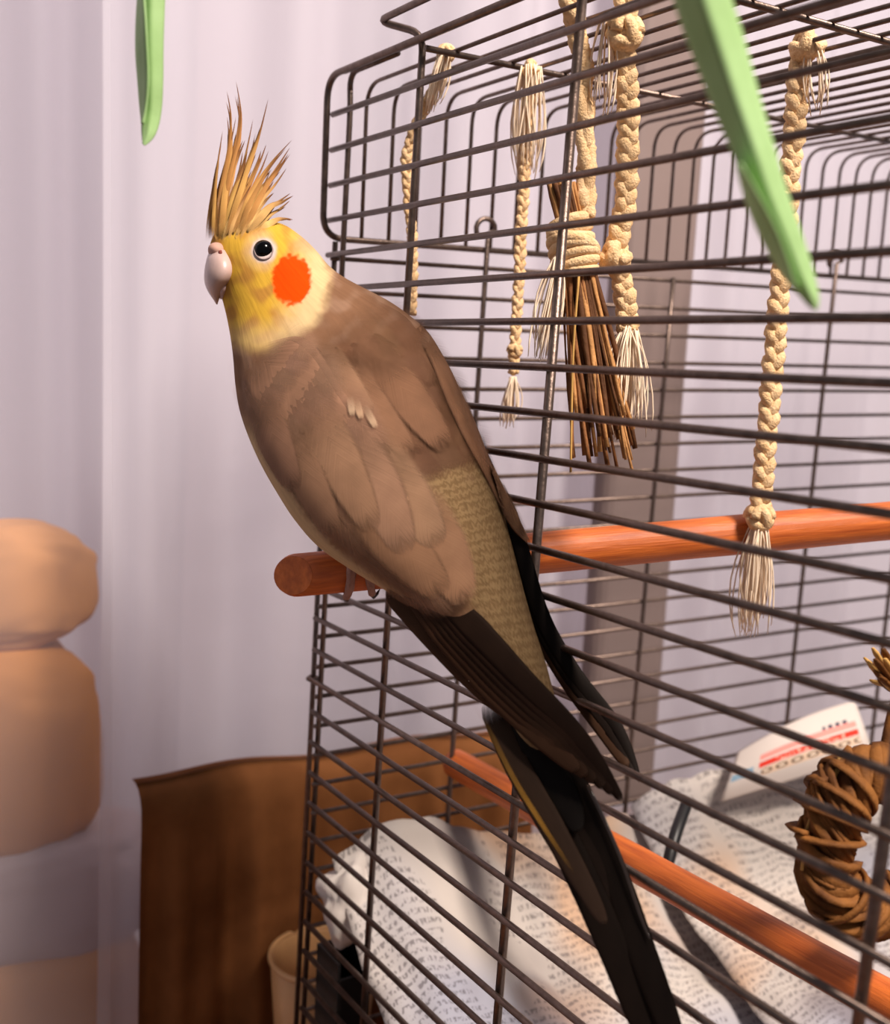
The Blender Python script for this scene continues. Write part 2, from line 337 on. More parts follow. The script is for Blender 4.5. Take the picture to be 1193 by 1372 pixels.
behind('low_bench', 722, 1500, 1120, 10, 9, M['board'], 'brown wooden low bench behind the curtain at the foot of the window post', 'bench')
def heap(name, px0, px1, py0, py1, off, depth, material, label, cat, seed):
    bm = bmesh.new(); bmesh.ops.create_icosphere(bm, subdivisions=5, radius=1); t0, z1 = rp(px0, py0, off); t1, z0 = rp(px1, py1, off); mb = MB(); vs = []
    for v in bm.verts:
        q = [math.copysign(abs(c_)**.62, c_) for c_ in v.co]; n_ = 1+.10*noise.noise(v.co*1.6+Vector((seed, 0, 0)))+.04*noise.noise(v.co*4+Vector((0, seed, 0)))
        vs.append(R((t0+t1)/2+q[0]*(t1-t0)/2*n_, (z0+z1)/2+q[2]*(z1-z0)/2*n_, off+depth/2+q[1]*depth/2*n_))
    bm.verts.index_update(); mb.add(vs, [tuple(v.index for v in f_.verts) for f_ in bm.faces]); bm.free()
    return tag(mb.build(name, material), label, cat)
behind('storage_chest', -260, 200, 1300, 11, 6, M['cloth_tan'], 'tan storage chest behind the curtain beside the brown drape', 'chest')
heap('folded_blanket', -240, 232, 1186, 1282, 11.2, 5.5, M['cloth_lilac'], 'rumpled lilac grey blanket on the tan chest behind the curtain', 'blanket', 2.2)
heap('brown_cushion', -260, 152, 900, 1160, 11.6, 4.6, M['card'], 'plump brown cushion on the lilac blanket behind the curtain', 'cushion', 5.1)
heap('tan_cushion', -280, 132, 716, 872, 12, 3.6, M['cloth_tan'], 'tan cushion lying on top of the brown cushion behind the curtain', 'cushion', 7.7)

# ------------------------------------------------------------------ cage
cage = empty('bird_cage', (13, -12, -ZT), 'wire bird cage with horizontal grey metal bars and newspaper lining', 'cage')
RW = .085; YF = -25.5; XE = 30.0
def wire(name, pts, rad=RW, seg=8, parent=cage): 
    mb = MB(); mb.tube(pts, rad, seg); return mb.build(name, M['wire'], parent)
def bend(pts, rr, n=6):                               # round the corners of a polyline
    pts = [np.asarray(p, float) for p in pts]; out = [pts[0]]
    for i in range(1, len(pts)-1):
        a, b, c = pts[i-1], pts[i], pts[i+1]; u = (a-b)/np.linalg.norm(a-b); w = (c-b)/np.linalg.norm(c-b)
        for t in np.linspace(0, 1, n): out.append((1-t)**2*(b+u*rr)+2*t*(1-t)*b+t*t*(b+w*rr))
    out.append(pts[-1]); return out
# front panel: horizontal bars
mb = MB(); mb.tube([(-RW, .14, 0), (-RW, YF, 0)], RW, 8); o = mb.build('front_bar', M['wire'], cage); bar_me = o.data
for i in range(1, 31):
    if i in (17,): continue
    c = link('front_bar', bar_me, cage, Vector((0, 0, 0))); c.location.z -= i*U
# the bar with the little door hook at the corner
wire('front_bar', [(-RW, YF, -17), (-RW, .1, -17), (-.12, .38, -17), (0, .52, -17), (.14, .38, -17), (.12, .1, -17)])
# front panel: uprights (slightly leaning, as the panel is)
def lean(y, z): return y-.0327*(z+8)
wire('front_upright', bend([(.09, lean(-.35, -30.5), -30.5), (.09, lean(-.35, .2), .2), (.09, -.5, 1.08), (.09, -3.2, 1.08)], .5))
wire('front_upright', [(.09, lean(.05, -30.5)+.1, -30.5), (.09, lean(.05, -4)+.1, -3.6)])
wire('front_upright', bend([(.09, lean(-4.15, -30.5), -30.5), (.09, lean(-4.15, 1.2), 1.3), (-.55, -3.2, 1.75), (-.55, YF, 1.75)], .45), .095)
wire('front_upright', [(.09, lean(-10.45, -30.5), -30.5), (.09, lean(-10.45, 1.05), 1.05)], .11)
wire('front_upright', [(.09, lean(-19.8, -30.5), -30.5), (.09, lean(-19.8, 1.05), 1.05)], .11)
# lid frame: back rail, left loop, roof edge along the front panel
wire('lid_frame', bend([Q(XE, -3.52, .02), Q(-.32, -3.52, .02), np.array([-.32, .05, 1.0]), np.array([-.18, YF, 1.0])], .7, 10), .1)
wire('roof_edge', [(.02, -.3, 1.16), (.02, YF, 1.16)], .1)
# back panel bars and uprights
mb = MB(); mb.tube([Q(-.05, 0), Q(XE, 0)], .072, 8); o = mb.build('back_bar', M['wire'], cage); bb = o.data; o.location.z += (-5.048+.957)*U
for j in range(0, 27):
    c = link('back_bar', bb, cage, Vector((0, 0, 0))); c.location = (-Vector(cage['_o']))+Vector((0, 0, (-5.048-.957*j)*U))
def hookwire(t, top, hook):
    pts = [Q(t+.018*(z+14), z, -.14) for z in np.linspace(-30.5, top, 8)]
    if hook: pts += [Q(t+.25+.35*math.cos(a)-.15, top+.1+.33*math.sin(a), -.14) for a in np.linspace(0, 3.9, 10)]
    return wire('back_upright', pts, .085)
for t, top, hk in ((5.0, -3.0, True), (12.6, -4.0, False), (20.5, -3.05, True), (25.7, -4.0, False), (XE, .9, False)): hookwire(t, top, hk)
# lid wires: up the back band, round the bend and along the roof
k = 0
for k in range(33):
    t = .91+.893*k; b0 = Q(t, -3.52); top = Q(t, .95); 
    wire('lid_wire', bend([b0, top, np.array([top[0]+.05, YF, top[2]])], .75, 8), .062, 6)
for y in (-4.75, -12.1, -19.5):
    wire('roof_cross_wire', [(.0, y, .86), (XE, y-.2, .86+.03*XE)], .085)
wire('roof_cross_wire', [(.0, YF, 1.0), (XE, YF, 1.0+.03*XE)], .11)
wire('corner_post', [(.0, YF, -30.5), (.0, YF, 1.0)], .11); wire('corner_post', [(XE, YF, -30.5), (XE, YF, 1.9)], .11)
for z in (-9, -17, -25): wire('side_rail', [Q(XE, z), (XE, YF, z+.5)], .085); wire('side_rail', [(0, YF, z), (XE, YF, z+.5)], .085)
# base tray
mb = MB(); a, b_, c_, d_ = -.35, XE+.4, YF-.3, .4
for (lo, hi) in (((a, c_, -ZT), (b_, d_, -ZT+.5)), ((a, c_, -ZT+.5), (a+.3, d_, -30.2)), ((b_-.3, c_, -ZT+.5), (b_, d_, -30.2)), ((a+.3, c_, -ZT+.5), (b_-.3, c_+.3, -30.2))): mb.box(lo, hi)
mb.add([Q(0, -ZT+.5, .1), Q(XE, -ZT+.5-.9, .1), Q(XE, -30.2-.9, .1), Q(0, -30.2, .1), Q(0, -ZT+.5, .4), Q(XE, -ZT+.5-.9, .4), Q(XE, -30.2-.9, .4), Q(0, -30.2, .4)],
       [(0, 1, 2, 3), (7, 6, 5, 4), (3, 2, 6, 7)])
mb.build('tray', M['tray'], cage, smooth=False)

# ------------------------------------------------------------------ perches
def perch(name, a, b, rad, material, label, neck=None, slant=0.):
    a = np.asarray(a); b = np.asarray(b); t = empty(name, (a+b)/2, label, 'perch'); mb = MB(); n = 40; L_ = np.linalg.norm(b-a); pts = []; rr = []
    ch = .08/L_
    for s, q in [(0, .9), (ch, 1)]+[(s, 1) for s in np.linspace(.03, .97, n)]+[(1-ch, 1), (1, .9)]:
        rv = rad*q*(1+.012*math.sin(s*40)); pts.append(a+(b-a)*s); rr.append(rv)
    if neck is not None:
        w = .35/L_
        P_ = list(zip([np.linalg.norm(p-a)/L_ for p in pts], rr)); P_ += [(neck-w, rad), (neck-w*.9, rad*.62), (neck+w*.9, rad*.62), (neck+w, rad)]; P_.sort(); P_ = [(s, q) for s, q in P_ if not (neck-w < s < neck+w and q > rad*.7)]
        pts = [a+(b-a)*s for s, q in P_]; rr = [q for s, q in P_]
    mb.tube(pts, rr, 28, cap=False); mb.uv = [(k/28., np.linalg.norm(p-a)) for p in pts for k in range(28)]
    dvec = (b-a)/L_; vw = CP-a; vw = vw-dvec*(vw@dvec); vw /= np.linalg.norm(vw)
    def skew(v, i0, i1):
        for i in range(i0, i1): v[i] = tuple(np.array(v[i])+dvec*slant*((np.array(v[i])-a)@vw))
    skew(mb.v, 0, 56); mb.build('dowel', material, t)
    for e, sg in ((a, -1), (b, 1)):
        mb = MB(); mb.tube([e-dvec*sg*.05, e+dvec*sg*.012], [rad*.9, rad*.89], 28)
        if sg < 0: skew(mb.v, 0, 56)
        mb.build('cut_end', M['endgrain'], t, smooth=False)
    return t
PA, PB = P(393, 771, 26.7), P(1255, 692, 29.9)
PB0 = PB; PB = PA+(PB-PA)*((29.6-PA[0])/(PB[0]-PA[0]))
# where the upper perch passes the front panel it is notched between two bars
sn = (0-PA[0])/(PB[0]-PA[0])
perch('wooden_perch', PA, PB, .535, M['perch'], 'bright orange wooden perch sticking out of the cage under the bird', neck=sn, slant=.95)
perch('wooden_perch', np.array([5.15, -.25, -20.4]), np.array([5.3, -25.3, -19.9]), .48, M['perch'], 'thinner orange brown wooden perch low inside the cage above the newspaper')

# ------------------------------------------------------------------ newspaper lining
def sheet(name, xs, ys, fz, material, label, uvs, thick=.06):
    mb = MB(); uv = []; rows = []
    for y in ys:
        row = []
        for x in xs:
            row.append(fz(x, y)); uv.append((x*uvs[0]+uvs[2], y*uvs[1]+uvs[3]))
        rows.append(row)
    mb.grid(rows); mb.uv = uv; o = mb.build(name, material)
    md = o.modifiers.new('thick', 'SOLIDIFY'); md.thickness = thick*U; md.offset = -1
    return tag(o, label, 'newspaper')
def crum(x, y, s, a): return a*(noise.noise((x*s, y*s, 1.3))+.5*abs(noise.noise((x*s*2.3, y*s*2.3, 7.1)))*2)
def fzA(x, y):
    ed = np.interp(x, [0, 2, 8.5, 14, 28], [-23.2, -21.9, -23.1, -23.4, -23.2]); s = max(0, -y)
    z = ed-6.6*(1-math.exp(-s/4.6))-.03*s+crum(x, y, .28, .45)
    return np.array([x, y-.45-.09*x, z])
sheet('newspaper_sheet', np.linspace(.5, 14.6, 60), np.linspace(0, -18.5, 70), fzA, M['news'], 'crumpled newspaper sheet lining the cage below the low perch', (.1, .1, 0, 0))
def fzB(x, y):
    ed = np.interp(x, [0, 12, 14, 16, 29], [-22.8, -22.9, -22.4, -22.3, -22.6]); s = max(0, -y)
    z = ed-5.6*(1-math.exp(-s/4.2))-.05*s+crum(x+20, y, .3, .5)+.25
    return np.array([x, y-.55-.09*x, z])
sheet('newspaper_sheet', np.linspace(12.2, 28.6, 60), np.linspace(0, -18, 70), fzB, M['news'], 'crumpled newspaper sheet with bluish print behind the vine ring', (.1, .1, 5, 3))
# coupon page standing up against the back bars
def fzC(u, v):
    p = P(np.interp(u, [0, 1], [975, 1168]), 0, 1)*0
    a = np.array([968+(1172-968)*u, 1074-62*u]); tp = np.array([988+(1146-988)*u, 1008-70*u-8*math.sin(3.14*u)])
    q = a+(tp-a)*v; D = 40.0+2.0*u+1.1*v-.8*math.sin(2.6*v+.4)-.5*math.sin(3.14*u)
    return P(q[0], q[1], D)
sheet('coupon_page', np.linspace(0, 1, 30), np.linspace(0, 1, 26), fzC, M['newsad'], 'newspaper page with red printed banners standing against the back bars', (1, 1, 0, 0))
# ------------------------------------------------------------------ crumpled paper and dish in the corner
def lump(name, c, rad, material, label, cat, seed, amp=.35):
    bm = bmesh.new(); bmesh.ops.create_icosphere(bm, subdivisions=4, radius=1); mb = MB()
    vs = []
    for v in bm.verts:
        n_ = noise.noise(v.co*1.7+Vector((seed, 0, 0)))+.6*abs(noise.noise(v.co*3.6+Vector((0, seed, 0))))
        p = v.co*(1+amp*n_); vs.append((c[0]+p.x*rad[0], c[1]+p.y*rad[1], c[2]+p.z*rad[2]))
    bm.verts.index_update(); fs = [tuple(v.index for v in f_.verts) for f_ in bm.faces]; bm.free(); mb.add(vs, fs)
    return tag(mb.build(name, material), label, cat)
lump('crumpled_paper', P(470, 1205, 34.4), (1.0, .8, 1.3), M['whitepaper'], 'crumpled white paper in the cage corner above the black dish', 'paper', 3.1)
# black seed dish: open box with sloping lip
ds = empty('seed_dish', (.85, -.85, -28.8), 'black plastic seed dish in the cage corner', 'dish')
mb = MB(); c = np.array([.85, -.85, -27.2])
for (lo, hi) in (((-.6, -.75, -1.6), (.6, .7, -1.4)), ((-.6, -.75, -1.4), (-.5, .7, 1.5)), ((.5, -.7, -1.4), (.6, .7, 1.5)), ((-.5, -.7, -1.4), (.5, -.6, .9)), ((-.5, .6, -1.4), (.5, .7, 1.5))):
    mb.box(c+np.array(lo), c+np.array(hi))
mb.build('dish', M['black'], ds, smooth=False)
# cream tub outside the corner
cb = P(432, 1352, 38.6)
zr = cb[2]+2.1; tub = empty('plastic_tub', (cb[0], cb[1], -ZT), 'cream plastic tub standing behind the cage corner', 'tub')
def ring(cx, cy, z, r_, n=48): return [(cx+r_*math.cos(2*math.pi*k/n), cy+r_*math.sin(2*math.pi*k/n), z) for k in range(n)]
mb = MB(); prof = [(1.4, -ZT+.02), (1.5, -ZT+.02), (1.9, zr-.06), (1.84, zr-.02), (1.78, zr-.1), (1.4, -ZT+.3), (.02, -ZT+.3)]
mb.grid([ring(cb[0], cb[1], z, r_) for r_, z in prof], True); mb.build('bowl', M['tub'], tub)
mb = MB(); pts = ring(cb[0], cb[1], zr, 1.9); mb.tube(pts+[pts[0]], .1, 8, cap=False); mb.build('rim', M['tub'], tub)

# ------------------------------------------------------------------ ropes
def along(path, n):
    return cr([P(*q) if not isinstance(q, np.ndarray) else q for q in path], n)
def vline(p, z0, z1, n=8): return [np.array([p[0], p[1], z]) for z in np.linspace(z0, z1, n)]
RIGHT = RM[:, 0]; VIEW = RM[:, 2]
def braid(mb, pts, w, pitch, strand):
    pts = np.asarray(pts); seg = np.linalg.norm(np.diff(pts, axis=0), axis=1); s = np.concatenate([[0], np.cumsum(seg)])
    for k in range(3):
        out = []
        for p, q in zip(pts, s):
            ph = 2*math.pi*(q/pitch)+2*math.pi*k/3
            out.append(p+RIGHT*(w*math.sin(ph))+VIEW*(w*.55*math.sin(2*ph))+np.random.randn(3)*.012)
        mb.tube(out, [strand*(1+.1*math.sin(9*q+k)) for q in s], 8)
def tassel(mb, top, bot, w0, w1, n, r_=.022, seed=0):
    rng = np.random.RandomState(seed); top = np.asarray(top); bot = np.asarray(bot)
    for _ in range(n):
        a = rng.rand()*6.28; q = math.sqrt(rng.rand()); k = .72+.33*rng.rand()
        o0 = (RIGHT*math.cos(a)+VIEW*math.sin(a))*w0*q; o1 = (RIGHT*math.cos(a+rng.randn()*.5)+VIEW*math.sin(a))*w1*q*(1+.3*rng.randn()); b = rng.randn(3)*w1*.25
        ps = [top+(bot-top)*t*k+o0*(1-t)+o1*math.sin(t*1.9)*1.0+b*math.sin(3.1*t) for t in np.linspace(0, 1, 7)]
        mb.tube(ps, [r_]*6+[r_*.4], 4)
def knot(mb, c, r_, strand, seed=0):
    rng = np.random.RandomState(seed); c = np.asarray(c)
    for k in range(4):
        ax = rng.randn(3); ax /= np.linalg.norm(ax); a = np.cross(ax, [0, 0, 1.]); a /= np.linalg.norm(a); b = np.cross(ax, a)
        mb.tube([c+(a*math.cos(t)+b*math.sin(t))*r_*.75+ax*.06*t*r_ for t in np.linspace(0, 6.3, 18)], strand, 8)
    mb.tube([c-np.array([0, 0, r_*.6]), c, c+np.array([0, 0, r_*.6])], [r_*.5, r_*.7, r_*.5], 10)
def hang(ztop, label, path_pts, w, pitch, strand, tas, knots, name='braided_rope'):
    t = empty(name, path_pts[0], label, 'rope', 'fibre ropes hanging in the cage'); mb = MB(); braid(mb, path_pts, w, pitch, strand); mb.build('braid', M['rope'], t)
    for i, (c, r_) in enumerate(knots): mb = MB(); knot(mb, c, r_, strand*.9, i+3); mb.build('knot', M['rope'], t)
    for i, (a, b, w0, w1, n) in enumerate(tas): mb = MB(); tassel(mb, a, b, w0, w1, n, seed=i+11); o = mb.build('tassel', M['fray'], t); o['kind'] = 'stuff'
    return t
# long rope hanging free, right of the stick bundle
tp = np.array([7.3, -10.5, 1.0]); zk = None
def zat(p, py):
    lo, hi = -30., 3.
    for _ in range(40):
        m_ = (lo+hi)/2
        if pix((p[0], p[1], m_))[1] > py: lo = m_
        else: hi = m_
    return lo
z1 = zat(tp, 688); z2 = zat(tp, 848)
hang(1, 'long braided fibre rope with a tassel hanging in front of the upper perch', cr(vline(tp, 1.15, z1), 150), .14, 1.15, .15,
     [((tp[0], tp[1], z1-.2), (tp[0]+.1, tp[1], z2), .2, .42, 70), (P(1090, 55, 26.3), P(1092, 150, 26.6), .15, .35, 22)], [((tp[0], tp[1], z1-.1), .36), (P(1082, 62, 26.5), .42)])
# thick knotted rope
pa = along([(838, -25, 24.3), (838, 40, 24.6), (840, 130, 25.0), (842, 200, 25.3), (838, 270, 25.5), (828, 330, 25.7), (836, 390, 25.9), (842, 440, 26.0)], 120)
hang(1, 'thick knotted fibre rope with a frayed end next to the stick bundle', pa, .12, 1.0, .165,
     [(P(843, 438, 26), P(838, 585, 26), .2, .5, 80), (P(815, 20, 24.5), P(805, 160, 25), .15, .3, 16)], [(P(836, 45, 24.6), .42), (P(824, 345, 25.7), .36)])
# thin rope with knots left of the bundle
cp_ = np.array([3.21, -4.94, 1.0])
pc = [np.array([3.21, -4.94, 1.1])]+[np.array([3.21, -4.94, zat(cp_, y)]) for y in (160, 250, 330, 420, 500)]
hang(1, 'thin knotted cord with a small tassel between the short cord and the stick bundle', cr(pc, 110), .09, .8, .085,
     [((3.21, -4.94, zat(cp_, 505)), (3.21, -4.94, zat(cp_, 572)), .1, .28, 34), ((3.21, -4.94, .95), (3.3, -4.94, zat(cp_, 240)), .3, .42, 60)], [((3.21, -4.94, zat(cp_, 470)), .2), ((3.21, -4.94, .9), .26)])
# short cord near the cage corner
pd = along([(597, 66, 28.4), (590, 100, 28.6), (566, 150, 29), (546, 205, 29.3), (548, 262, 29.5), (553, 330, 29.8), (551, 420, 30.0)], 110)
hang(1, 'short thin cord beside the cage corner, looped over the roof wires', pd, .085, .8, .085, [(P(597, 72, 28.4), P(578, 150, 28.8), .22, .22, 40)], [(P(598, 72, 28.4), .24)])

# ------------------------------------------------------------------ stick bundle
sb = empty('stick_bundle', P(775, 330, 25.2), 'bundle of dry brown sticks tied with pale fibre inside the cage', 'bird toy')
rng = np.random.RandomState(5); wc = P(768, 330, 25.4)
SM = [M['stick'], mat('pale_dry_stick', (188, 136, 84), .7, 0, .2, 150., .4, 600, spec=.2), mat('dark_dry_stick', (92, 58, 34), .75, 0, .25, 150., .4, 600, spec=.2)]
for k in range(46):
    a = rng.rand()*6.283; q = math.sqrt(rng.rand()); ox, od = math.cos(a)*q, math.sin(a)*q
    top = P(751+20*ox, 236+6*rng.rand()+8*q, 25.2+.45*od); mid = wc+RIGHT*(.36*ox)+VIEW*(.36*od)
    bx = 806+48*ox; by = 545+85*rng.rand()+16*ox
    bot = P(bx, by, 25.6+.65*od); mb = MB(); r_ = .034+.036*rng.rand()
    pts = cr([top, mid, (mid+bot)/2+rng.randn(3)*.07, bot], 10); mb.tube(pts, [r_*(1+.15*rng.randn()) for _ in pts], 6); mb.build('stick', SM[k % 3], sb)
mb = MB(); mb.tube(cr([P(776, 370, 25.0), P(768, 480, 25.1), P(765, 633, 25.2)], 10), .03, 6); mb.build('stick', M['straw'], sb)
mb = MB()
for k in range(9):
    cz = wc+(P(762, 300, 25.4)-wc)*(k/8.*2-1)*1.0; rr_ = .52-.12*abs(k/8.*2-1)
    mb.tube([cz+RIGHT*rr_*math.cos(t)+VIEW*rr_*math.sin(t)+np.array([0, 0, .12*math.sin(t+k)]) for t in np.linspace(0, 6.3, 24)], .13, 8)
mb.build('binding', M['rope'], sb)
mb = MB(); braid(mb, along([(756, -30, 24.2), (768, 20, 24.6), (781, 80, 25.0), (783, 160, 25.2), (786, 230, 25.3), (784, 290, 25.3)], 70), .1, 3.2, .16); mb.build('cord', M['rope'], sb)
mb = MB(); tassel(mb, P(748, 345, 25.0), P(722, 478, 25.0), .1, .25, 34, seed=4); o = mb.build('tassel', M['fray'], sb); o['kind'] = 'stuff'

# ------------------------------------------------------------------ vine ring and straw
vr = empty('vine_ring', P(1180, 1125, 22.5), 'twisted dry vine ring toy hanging low in the cage', 'bird toy'); rng = np.random.RandomState(8)
vc = P(1180, 1126, 22.5); ex = RIGHT*.94+VIEW*.34; ez = -RM[:, 1]; en = np.cross(ex, ez)
for k in range(26):
    a0 = rng.rand()*6.28; tw = rng.choice([4, 5, 6]); mb = MB(); q = .5*math.sqrt(.3+.7*rng.rand()); out = []
    for t in np.linspace(0, 2*math.pi, 72):
        rr_ = 1.42+q*math.cos(tw*t+a0)+.05*math.sin(7*t+k); out.append(vc+ex*rr_*math.cos(t)+ez*rr_*math.sin(t)*1.05+en*(q*math.sin(tw*t+a0)))
    mb.tube(out, .15+.1*rng.rand(), 7, ell=.4); mb.build('vine', M['vine'], vr)
for k, t0 in enumerate((2.2, 2.45, 2.7, 3.0, 3.9, 4.2)):
    mb = MB(); cc = vc+ex*1.42*math.cos(t0)+ez*1.49*math.sin(t0); er = ex*math.cos(t0)+ez*math.sin(t0)
    mb.tube([cc+er*.64*math.cos(t)+en*.64*math.sin(t)+np.cross(er, en)*.015*t for t in np.linspace(0, 6.6, 22)], .17, 6, ell=.4); mb.build('wrapping_strip', M['vine'], vr)
for k in range(5):
    a = P(1085+rng.rand()*60, 1010+rng.rand()*30, 22.0); b = P(1070+rng.rand()*80, 1130+rng.rand()*60, 21.8); mb = MB(); mb.tube(cr([a, (a+b)/2+RIGHT*.15*rng.randn(), b], 8), .035, 5); mb.build('straw', M['straw'], vr)
st = empty('straw_tuft', P(1190, 900, 23), 'tuft of dry straw and bark above the vine ring', 'bird toy')
for k in range(14):
    a = P(1215, 925+rng.randn()*8, 23+.3*rng.randn()); b = P(1158+rng.rand()*30, 868+rng.rand()*50, 22.8+.4*rng.randn()); mb = MB(); mb.tube(cr([a, (a+b)/2-np.array([0, 0, .1]), b], 8), [.1]*7+[.05], 6, ell=.5); mb.build('straw', M['straw'] if k % 3 else M['vine'], st)
mb = MB(); mb.tube(cr([P(1212, 905, 23), P(1196, 960, 22.8), P(1186, 1010, 22.6)], 10), .12, 7); mb.build('hanging_cord', M['vine'], st)
tq = P(1212, 905, 23); mb = MB(); braid(mb, cr([tq, (tq[0], tq[1], tq[2]+6), (tq[0], tq[1], 1.2)], 90), .06, .8, .07); mb.build('roof_cord', M['rope'], st)
# dark stick leaning in the paper
mb = MB(); mb.tube(cr([P(893, 1168, 33.5), P(905, 1120, 34), P(920, 1078, 35)], 10), [.16, .18, .2]+[.2]*7, 8); tag(mb.build('dark_twig', M['black'], None), 'short dark twig leaning on the newspaper behind the low perch', 'twig')

# ------------------------------------------------------------------ hanging leaves near the lens
def blade(name, path, label, dark, D0, crease=.5):
    t = empty(name, P(path[0][0], path[0][1], D0), label, 'leaf', 'green leaves hanging into view'); pts = cr([(a, b, w, D) for a, b, w, D in path], 52); mb = MB(); mb2 = MB(); rows = []; rows2 = []
    for i, (a, b, w, D) in enumerate(pts):
        j = min(i+1, len(pts)-1); k = max(i-1, 0); tx, ty = pts[j][0]-pts[k][0], pts[j][1]-pts[k][1]; l = math.hypot(tx, ty); nx, ny = -ty/l, tx/l
        rows.append([P(a+nx*w*s*.5, b+ny*w*s*.5, D+.35*abs(s)*w/70) for s in np.linspace(-1, 1, 9)])
        if dark[0] < i < dark[1]:
            q = math.sin(math.pi*(i-dark[0])/(dark[1]-dark[0])); rows2.append([P(a+nx*w*.5*(1.0+.6*s*q), b+ny*w*.5*(1.0+.6*s*q), D-.05+.5*s) for s in np.linspace(-1.0, .6, 5)])
    mb.grid(rows); o = mb.build('blade', M['leaf'], t); md = o.modifiers.new('thick', 'SOLIDIFY'); md.thickness = .0006
    mb2.grid(rows2); o = mb2.build('folded_edge', M['leaf'], t); md = o.modifiers.new('thick', 'SOLIDIFY'); md.thickness = .0005
blade('hanging_leaf', [(800, -620, 50, 11.6), (880, -300, 72, 12.1), (925, -70, 76, 12.6), (942, 0, 76, 12.8), (962, 60, 74, 13), (985, 130, 66, 13.2), (1008, 195, 58, 13.4), (1030, 260, 52, 13.6), (1052, 315, 46, 13.8), (1072, 365, 38, 14), (1088, 400, 22, 14.1), (1094, 416, 4, 14.2)],
      'long green leaf blade hanging in front of the cage bars', (28, 45), 12.6)
blade('hanging_leaf', [(214, -620, 24, 19.4), (209, -300, 36, 19.7), (206, -60, 36, 20), (204, 0, 35, 20.1), (203, 60, 33, 20.2), (204, 110, 30, 20.3), (203, 150, 27, 20.4), (199, 178, 20, 20.4), (193, 194, 5, 20.4)],
      'small green leaf tip hanging in front of the lilac curtain', (14, 43), 20)

# ------------------------------------------------------------------ the cockatiel
bird = empty('cockatiel', P(470, 765, 26.4), 'grey brown cockatiel with yellow face, orange cheek and tall crest on the orange perch', 'bird')
SL = [((322, 296), (346, 294), 27.4, .22), ((298, 303), (378, 300), 27.4, .75), ((285, 318), (403, 316), 27.4, 1.08), ((281, 338), (424, 336), 27.4, 1.25), ((287, 362), (441, 356), 27.35, 1.32),
      ((295, 390), (462, 372), 27.25, 1.36), ((303, 420), (492, 388), 27.1, 1.45), ((309, 450), (522, 404), 26.9, 1.6), ((313, 480), (550, 424), 26.65, 1.8), ((316, 515), (574, 446), 26.4, 1.95),
      ((322, 550), (594, 478), 26.1, 2.05), ((335, 588), (611, 512), 25.8, 2.1), ((352, 625), (628, 550), 25.5, 2.1), ((372, 660), (643, 590), 25.2, 2.05), ((396, 697), (657, 628), 24.95, 1.95),
      ((428, 733), (670, 672), 24.7, 1.8), ((475, 766), (684, 722), 24.4, 1.6), ((530, 800), (698, 776), 24.0, 1.3), ((590, 850), (714, 834), 23.5, 1.0), ((640, 905), (732, 890), 23.05, .72),
      ((668, 945), (746, 940), 22.7, .5), ((694, 985), (764, 985), 22.4, .34), ((716, 1012), (772, 1012), 22.2, .1)]
arr = np.array([[l[0], l[1], r_[0], r_[1], D, h] for l, r_, D, h in SL]); NS, NU = 300, 220
ss = cr(arr, NS)
mb = MB(); rows = []; pxs = []; uvs = []
for i, (lx, ly, rx, ry, D, h) in enumerate(ss):
    h = max(h, .05); cx, cy = (lx+rx)/2, (ly+ry)/2; C = P(cx, cy, D); A = (P(rx, ry, D)-P(lx, ly, D))/2; B = ray(cx, cy); B = B/np.linalg.norm(B)*h; row = []
    for k in range(NU):
        th = 2*math.pi*k/NU; c_, s_ = math.cos(th), math.sin(th); e = .9
        c2 = math.copysign(abs(c_)**e, c_); s2 = math.copysign(abs(s_)**e, s_)
        row.append(C+A*c2-B*s2); uvs.append((k/NU, i/NS))
    rows.append(row)
mb.grid(rows, True); n0 = len(mb.v)
mb.add([P((ss[0][0]+ss[0][2])/2, (ss[0][1]+ss[0][3])/2-1, ss[0][4])], [(0, k, (k+1) % NU) for k in []]); uvs.append((.5, 0))
mb.f += [(n0, (k+1) % NU, k) for k in range(NU)]; mb.f.append(tuple((NS-1)*NU+k for k in range(NU)))
mb.uv = uvs; BV = [np.array(v) for v in mb.v]
bvh = BVHTree.FromPolygons([Vector(v) for v in mb.v], mb.f)
body = mb.build('body', M['plumage'], bird)
cols = np.ones((len(BV), 4), np.float32); rumps = np.zeros(len(BV), np.float32)
def sm(a, b, x): t = min(1, max(0, (x-a)/(b-a))); return t*t*(3-2*t)
def mixv(a, b, t): return tuple(x+(y-x)*t for x, y in zip(a, b))
CB = dict(brown=lin((140, 102, 76)), wing=lin((158, 122, 98)), yellow=lin((220, 172, 62)), ochre=lin((192, 138, 62)), cream=lin((222, 192, 142)), orange=(1.0, .055, .0), tan=lin((146, 114, 78)), belly=lin((214, 184, 140)), nape=lin((192, 158, 118)), dark=lin((48, 34, 26)))
for k_ in CB: CB[k_] = tuple(v*(1.0 if k_ == 'orange' else .8 if k_ in ('yellow', 'ochre', 'cream', 'nape') else .72) for v in CB[k_])
def segd(px, py, a, b):
    ax, ay = a; bx, by = b; t = max(0, min(1, ((px-ax)*(bx-ax)+(py-ay)*(by-ay))/((bx-ax)**2+(by-ay)**2))); return math.hypot(px-ax-t*(bx-ax), py-ay-t*(by-ay))
